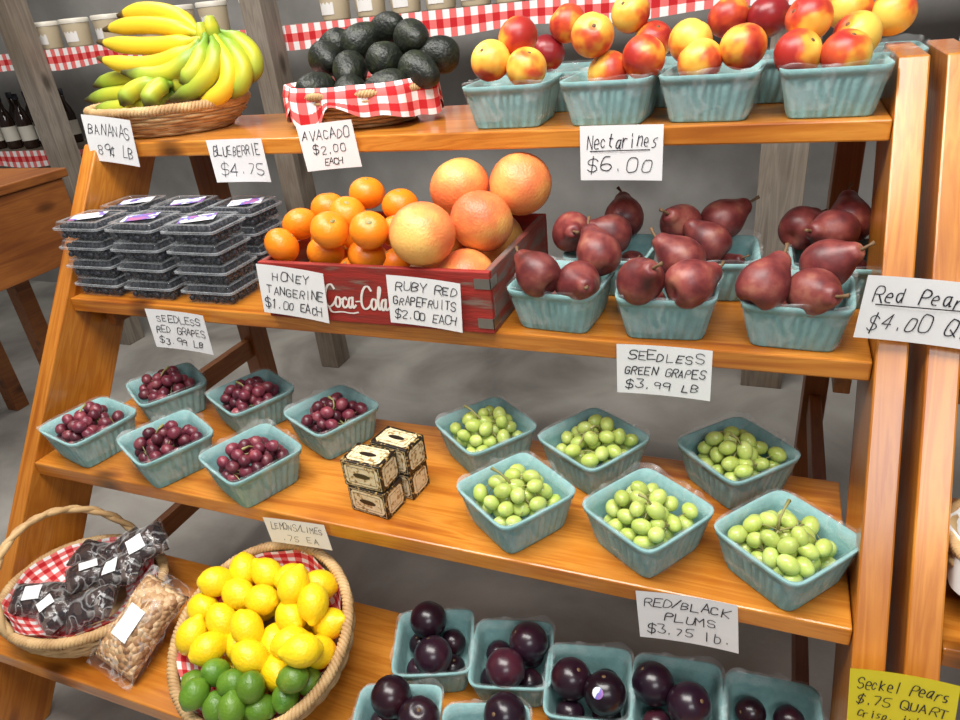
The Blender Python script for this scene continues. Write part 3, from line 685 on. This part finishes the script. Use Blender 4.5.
# avocado basket
z=SH[0][1]; ax,ay=XU(362,1.365,z+.06),1.365
bd,rm=wicker('avocado',.156,.120,.068,8,22)
thing('wicker_basket','low oval wicker basket lined with red gingham, holding avocados','basket',T(ax,ay,z+.001),[('body',bd),('rim',rm),('cloth_liner',liner('l',.156,.120,.074,.050,M_ging,.009,.7,2),None,'red and white gingham cloth')],group='wicker baskets')
its=[]
for u,v,yy in [(360,42,1.40),(412,38,1.40),(388,30,1.44),(327,58,1.38),(386,60,1.37),(350,72,1.34),(419,70,1.35),(318,90,1.31),(351,92,1.30),(389,88,1.305),(439,55,1.40),(335,48,1.43)]:
    its.append([PY(u,v,yy),.0345,'avocado'])
for x,y in ((-.05,.02),(.02,.02),(.075,.02)): its.append([V((ax+x,ay+y,z+.045)),.034,'avocado'])
relax(its,z+.012,12,.92)
random.seed(31)
for p,r,k in its: put(k,p,'avocados in gingham basket',Euler((random.uniform(1,2),random.uniform(-.6,.6),random.uniform(0,6.28))).to_matrix().to_4x4())
# banana basket
bx,by=XU(168,1.37,z+.06),1.37
bd,rm=wicker('banana',.200,.15,.06,8,28,.75,rimw=.006)
thing('wicker_basket','oval woven wicker basket heaped with bananas','basket',T(bx,by,z+.001),[('body',bd),('rim',rm)],group='wicker baskets')
def banana_curve(A,Mm,B,mat,R=.0205):
    b=MB(); n=18; pts=[];rad=[]
    for i in range(n+1):
        t=i/n; pts.append(A*(1-t)**2+Mm*2*t*(1-t)+B*t*t)
        if t<.10: r=.0075
        elif t<.28: r=.0075+(R-.0075)*math.sin((t-.10)/.18*pi/2)
        elif t<.76: r=R
        elif t<.97: r=.0062+(R-.0062)*math.cos((t-.76)/.21*pi/2)
        else: r=.005
        rad.append(r)
    b.tube(pts,rad,9); return b.build('banana',mat)
b=MB(); b.lathe(cr([(0,-.018),(.012,-.016),(.015,0),(.013,.014),(.008,.026),(0,.027)],3),10,mod=lambda a,t:1+.15*math.sin(3*a)); me_crown=b.build('crown',M_bang)
def bunch(crown,yc,lst,label):
    c=PY(*crown,yc); parts=[('crown',me_crown,Mx.Translation((0,0,.002)),'green-brown banana crown')]
    for a,m_,e,ya,ym,ye,mat in lst:
        A=PY(*a,ya)-c;Mm=PY(*m_,ym)-c;B=PY(*e,ye)-c
        parts.append(('banana',banana_curve(A,Mm,B,mat),None))
    thing('banana_bunch',label,'bananas',Mx.Translation(c),parts,group='banana bunches in the basket')
G_,Y_=M_bang,M_ban
bunch((203,36),1.42,[((202,34),(170,0),(118,16),1.43,1.46,1.46,Y_),((202,36),(160,18),(104,30),1.42,1.43,1.44,Y_),((202,38),(160,52),(98,42),1.41,1.39,1.41,Y_),((200,40),(158,80),(98,58),1.40,1.35,1.37,Y_),((200,40),(180,88),(122,72),1.40,1.34,1.33,G_)],'bunch of ripe yellow bananas lying on top of pile')
bunch((212,30),1.38,[((210,32),(232,78),(170,100),1.38,1.31,1.30,G_),((212,32),(254,92),(196,104),1.38,1.33,1.31,Y_),((213,31),(268,72),(226,98),1.39,1.36,1.34,G_),((214,30),(272,48),(248,84),1.40,1.40,1.38,G_),((206,34),(200,76),(180,82),1.37,1.31,1.30,G_)],'greenish yellow banana bunch draped over basket side')
bunch((178,84),1.36,[((176,84),(130,72),(94,86),1.36,1.40,1.41,G_),((176,88),(130,92),(86,100),1.36,1.37,1.38,G_),((174,92),(134,112),(92,110),1.35,1.31,1.33,G_),((168,82),(128,84),(122,106),1.34,1.31,1.28,G_),((172,84),(152,84),(146,108),1.34,1.30,1.27,G_)],'greenish yellow banana bunch at the bottom of pile')
# lemon basket (tilted toward the shopper)
LC=V((-.775,.645,.412)); tilt=.40
bd,rm=wicker('lemon',.166,.166,.10,12,30,.72,rimw=.0055)
Rt=Euler((tilt,0,0)).to_matrix().to_4x4()
nrm=(Rt@V((0,0,1,)))
base=LC-nrm*.10
mwL=Mx.Translation(base)@Rt
thing('wicker_basket','round tilted wicker basket lined with gingham, full of lemons','basket',mwL,[('body',bd),('rim',rm),('cloth_liner',liner('l',.162,.162,.10,.0,M_ging,.003,.8,1,over=False),None,'red and white gingham cloth')],group='wicker baskets')
random.seed(41)
its=[]
for u,v in [(245,577),(291,581),(317,586),(218,592),(230,618),(262,602),(199,627),(275,632),(257,636),(290,618),(322,615),(218,650),(257,664),(297,650),(328,648),(287,683),(319,674),(268,575),(240,598),(206,610),(336,632),(300,600),(238,640)]:
    its.append([PP(u,v,LC+nrm*.006,nrm)+nrm*random.uniform(0,.022),.0268,'lemon'])
for u,v in [(222,682),(258,703),(307,698),(236,722),(208,712),(285,718),(197,735),(265,738),(240,700),(200,690),(325,708),(250,722),(222,700)]:
    its.append([PP(u,v,LC+nrm*.004,nrm)+nrm*random.uniform(0,.012),.0225,'lime'])
inv=mwL.inverted()
for _ in range(12):
    relax(its,None,6,.96)
    for q in its:
        l=inv@q[0]; rr_=math.hypot(l.x,l.y); mx=.155-q[1]
        if rr_>mx: l.x*=mx/rr_; l.y*=mx/rr_
        l.z=max(l.z,.088); q[0]=mwL@l
for kx in range(8):
    a=kx*.8; its.append([mwL@V((.08*math.cos(a),.08*math.sin(a),.050)),.0268,'lemon'])
its.append([mwL@V((0,0,.050)),.0268,'lemon'])
for p,r,k in its: put(k,p,'lemons and limes in round basket',rrot())
b=boxme('prop_block',(-.07,-.03,0),(.07,.03,.075),M_woodd)
thing('wooden_block','small wooden block propping up the lemon basket','block',T(-.775,base.y+.085,.276),[],root=b)
# left handled basket
hx,hy,hz=-1.270,.672,.276
bd,rm=wicker('handled',.172,.145,.080,10,28,.75,rimw=.0058)
pts=[[],[]]
for i in range(41):
    a=pi*i/40
    for k in (0,1):
        w=i*.9+k*pi
        pts[k].append((-.065*math.sin(a)+.004*math.cos(w)+.03*math.cos(a)*-1,-.145*math.cos(a)+.004*math.sin(w),.080+.165*math.sin(a)))
hb=MB(); hb.tube(pts[0],.0066,6); hb.tube(pts[1],.0066,6); hm=hb.build('handle',M_wick)
thing('wicker_basket','wicker basket with arched handle, lined with gingham, holding bags','basket',T(hx,hy,hz),[('body',bd),('rim',rm),('handle',hm,None,'arched twisted wicker handle'),('cloth_liner',liner('l',.168,.141,.088,.0,M_ging,.004,.72,4,over=False),None,'red and white gingham cloth')],group='wicker baskets')
def pillow(w,l,h,mat,sd,lab=True,fl=1.18):
    n,m=26,20
    def H(x,y): 
        q=noise.noise(V((x*22+sd,y*22,0)))
        return h*max(0,(1-min(1,abs(2*x/l))**3))**.6*max(0,(1-min(1,abs(2*y/w))**3))**.5*(1+.3*q)
    b=MB()
    for s in (1,-1):
        b.grid(lambda i,j:((i/n-.5)*l,(j/m-.5)*w*(1-.12*math.sin(pi*i/n)),(s*H((i/n-.5)*l,(j/m-.5)*w)*(.6 if s<0 else 1))+.002*noise.noise(V((i*.7+sd,j*.7,0)))*(1 if s>0 else 1)),n+1,m+1)
    body=b.build('body',mat)
    parts=[]
    if lab:
        q=MB(); q.grid(lambda i,j:((i/6-.5)*l*.36,(j/6-.5)*w*.40,H((i/6-.5)*l*.36,(j/6-.5)*w*.40)+.0045),7,7); parts.append(('label',q.build('label',M_white),None,'plain white paper label'))
    f=MB()
    for s in (1,-1):
        f.grid(lambda i,j:((i/n-.5)*l*fl,(j/m-.5)*w*1.04,(s*H((i/n-.5)*l,(j/m-.5)*w)*(.62 if s<0 else 1))+s*.0020+.002*noise.noise(V((i*.9+sd,j*.9,3)))*(1 if s>0 else .0)),n+1,m+1)
    parts.append(('plastic_film',f.build('plastic_film',M_bag),None,'clear crinkled plastic film'))
    return body,parts
random.seed(2)
for k,(dx,dy,dz,rz,rx,ry,lb) in enumerate([(-.085,-.050,.070,.5,.30,.15,1),(-.005,-.065,.078,-.4,.35,0,1),(.075,-.045,.085,.5,.25,-.3,0),(.00,.025,.090,.9,.1,.1,1),(.085,.035,.112,.3,.35,-.35,1),(.035,.095,.105,1.3,.3,-.1,0),(.105,.085,.140,.8,.5,-.3,1),(-.06,.085,.072,.2,.1,.2,0)]):
    bdy,pp=pillow(.076,.098,.027,M_prune,k*3.1,lab=bool(lb),fl=1.12)
    thing('dried_fruit_bag','clear plastic bag of dark dried fruit'+(' with white label' if lb else ', glossy and unlabelled'),'bag',T(hx+dx,hy+dy,hz+dz,rz,rx,ry),pp,group='bags of dried fruit in handled basket',root=bdy)
bdy,pp=pillow(.115,.175,.038,M_nuts,9.3,fl=1.2)
q=PZ(143,622,.345)
thing('nut_bag','clear plastic bag of shelled beige nuts with white label','bag',T(q.x+.004,q.y-.008,.345,1.30,.25,-.55),pp,root=bdy)
# ---------------------------------------------------------------- ornate boxes
bw,bdp,bh=.082,.056,.055
ob_me=boxme('carton',(-bw/2,-bdp/2,0),(bw/2,bdp/2,bh),M_black,.0015)
def frame_rect(b,f,x0,x1,z0,z1,w):
    for a,c,d,e in ((x0,x1,z0,z0+w),(x0,x1,z1-w,z1),(x0,x0+w,z0+w,z1-w),(x1-w,x1,z0+w,z1-w)):
        b.poly([f(a,d),f(c,d),f(c,e),f(a,e)])
FC={'front':(lambda a,z,e:(a,-bdp/2-e,z),-bw/2,bw/2,0,bh),'side':(lambda a,z,e:(bw/2+e,a,z),-bdp/2,bdp/2,0,bh),'top':(lambda a,z,e:(a,z,bh+e),-bw/2,bw/2,-bdp/2,bdp/2)}
pn=[];fr_=[]
for k_,(f,a0,a1,b0,b1) in FC.items():
    i=.006; b=MB()
    n_=.006; P_=[(a0+i+n_,b0+i),(a1-i-n_,b0+i),(a1-i,b0+i+n_),(a1-i,b1-i-n_),(a1-i-n_,b1-i),(a0+i+n_,b1-i),(a0+i,b1-i-n_),(a0+i,b0+i+n_)]
    b.poly([f(x_,z_,.0004) for x_,z_ in P_]); pn.append(b.build('label_panel',M_cream,smooth=False))
    b=MB(); frame_rect(b,lambda x_,z_:f(x_,z_,.0007),a0+.012,a1-.012,b0+.011,b1-.011,.0008)
    if k_!='side':
        n=20; b.poly([f((a0+a1)/2+.018*math.cos(2*pi*t_/n),(b0+b1)/2+.0055*math.sin(2*pi*t_/n),.0008) for t_ in range(n)])
    fr_.append(b.build('printed_frame',M_blackp,smooth=False))
ge=[]
for f in (lambda a,z:(a,-bdp/2-.0003,z),):
    b=MB(); frame_rect(b,f,-bw/2+.003,bw/2-.003,.003,bh-.003,.001); ge.append(b.build('gold_edging',M_cream,smooth=False))
A=PZ(376,512,.572); r=-.12
for dx,dy,dz,rr2 in ((-.004,0,0,r),(-.008,.002,bh+.001,r+.05),(.016,.061,0,r),(.018,.062,bh+.001,r-.04)):
    thing('ornate_carton','small black and gold patterned carton with cream panels','box',T(A.x+dx,A.y+.02+dy,.571+dz,rr2),[('label_panel',m,None,'cream and gold printed panel') for m in pn]+[('printed_frame',m,None,'dark printed ornamental frame') for m in fr_]+[('gold_edging',m,None,'thin gold border') for m in ge],group='stacked ornate cartons',root=ob_me)
# ---------------------------------------------------------------- neighbour basket
bd,rm=wicker('side',.105,.105,.10,10,24,.72)
q=V((.374,.895,.571))
thing('wicker_basket','round wicker basket with white cloth on the neighbouring stand','basket',T(q.x,q.y,q.z),[('body',bd),('rim',rm),('cloth_liner',liner('l',.100,.100,.10,.05,M_wcloth,.005,.75,6),None,'plain white cloth')],group='wicker baskets')
# ---------------------------------------------------------------- background
def single(name,label,cat,me,m,group=None): return thing(name,label,cat,m,[],root=me,group=group)
for x,w,y in ((-2.94,.09,2.28),(-1.72,.085,2.28)):
    me,m=vboard(x-w/2,x+w/2,y-.05,y+.05,0,2.6,M_grey); single('wooden_post','weathered grey-brown upright wooden post','post',me,m,'upright wooden posts')
me,m=vboard(-.04,.10,2.42,2.50,0,1.3,M_grey); single('wooden_post','weathered brown plank post against the wall','post',me,m,'upright wooden posts')
def wallshelf(x0,x1,y0,y1,z,lab):
    me,m=board(x0,x1,y0,y1,z-.03,z,M_grey)
    b=MB(); n=int((x1-x0)*30)
    c=m.translation
    b.grid(lambda i,j:(x0+(x1-x0)*i/n-c.x,y0-c.y-.004-.006*abs(math.sin(i*.7))*j,z+.002-.075*j-c.z+(.008*math.sin(i*.35) if j else 0)),n+1,2,uv=lambda i,j:((x1-x0)*i/n,.075*j))
    thing('wall_shelf',lab,'shelf',m,[('cloth_edging',b.build('cloth_edging',M_gings),None,'red and white gingham edging')],root=me,group='shelves along the wall')
wallshelf(-3.9,.9,2.345,2.70,1.345,'long wooden shelf with red gingham cloth edging, holding jars')
wallshelf(-4.6,-3.0,2.52,2.82,.90,'low shelf with gingham edging holding dark bottles')
b=MB(); b.lathe([(0,0),(.046,0),(.050,.006),(.056,.085),(.057,.095),(.034,.096),(0,.096)],20); mj=b.build('jar',M_jar)
b=MB(); b.lathe([(.059,.090),(.060,.104),(.056,.108),(0,.108)],20); ml=b.build('lid',M_lid)
b=MB(); b.grid(lambda i,j:(-.0535*math.sin((i/8-.5)*1.1),-.0535*math.cos((i/8-.5)*1.1),.02+.05*j),9,2); mlab=b.build('label',M_wcloth)
for u in (48,78,110,150,182,215,258,300,335,370,405,440,475,510,545,580):
    x=XU(u,2.43,1.39); 
    if abs(x+1.72)<.12: continue
    thing('preserve_tub','cream coloured tub with pale lid on wall shelf','jar',T(x,2.43,1.346,random.uniform(-.3,.3)),[('lid',ml),('label',mlab)],group='tubs on the wall shelf',root=mj)
b=MB(); b.lathe([(0,0),(.034,0),(.036,.01),(.036,.14),(.028,.17),(.014,.20),(.013,.24),(0,.24)],18); mb=b.build('bottle',M_amber)
b=MB(); b.lathe([(.015,.235),(.015,.262),(0,.263)],14); mc=b.build('cap',M_ink)
b=MB(); b.lathe([(.0368,.04),(.0368,.11)],18); mbl=b.build('label',M_lid)
for row in (0,1):
    for i in range(8):
        thing('sauce_bottle','dark glass bottle with pale label on low shelf','bottle',T(-4.3+i*.125+row*.05,2.60+row*.12,.901),[('cap',mc),('label',mbl)],group='dark bottles on the low shelf',root=mb)
# wooden counter on the left
pr=[]
def cb(n,x0,x1,y0,y1,z0,z1,mat=M_woodd):
    me=boxme(n,(-(y1-y0)/2,-(x1-x0)/2,-(z1-z0)/2),((y1-y0)/2,(x1-x0)/2,(z1-z0)/2),mat,.004)
    pr.append((n,me,Mx.Translation(((x0+x1)/2,(y0+y1)/2,(z0+z1)/2))@Euler((0,0,pi/2)).to_matrix().to_4x4()))
cb('front_panel',-2.25,-2.21,.9,1.68,.70,.97,M_woodd); cb('shelf',-2.62,-2.20,.9,1.70,.971,1.0)
cb('back_panel',-2.66,-2.62,.9,1.70,1.0,1.17); cb('shelf',-2.95,-2.61,.9,1.72,1.171,1.20,M_wood)
cb('side_panel',-2.62,-2.26,1.65,1.68,.70,.97)
for yy in (.92,1.60): cb('leg',-2.62,-2.56,yy,yy+.06,0,.97); cb('leg',-2.95,-2.89,yy,yy+.06,0,1.17)
thing('wooden_counter','stepped orange wooden counter standing apart on the concrete floor','counter',Mx(),pr)
# ---------------------------------------------------------------- light
w=bpy.data.worlds.new('world'); sc.world=w; w.use_nodes=True
bg=w.node_tree.nodes['Background']; bg.inputs[0].default_value=(.93,.96,1,1); bg.inputs[1].default_value=.17
def area(name,loc,target,size,power,col=(1,1,1)):
    l=bpy.data.lights.new(name,'AREA'); l.shape='RECTANGLE'; l.size=size[0]; l.size_y=size[1]; l.energy=power; l.color=col
    o=bpy.data.objects.new(name,l); COL.objects.link(o); o.location=loc; o.rotation_euler=(V(target)-V(loc)).to_track_quat('-Z','Y').to_euler()
area('skylight',(-.6,.38,3.0),(-.6,1.0,.7),(2.2,1.0),104,(1,.97,.93))
area('doorway_light',(1.0,-1.7,3.0),(-.6,1.0,.9),(1.6,1.0),40,(.96,.98,1))
area('back_light',(-2.4,2.0,3.2),(-2.9,1.8,.5),(2.4,.8),42,(1,.96,.9))
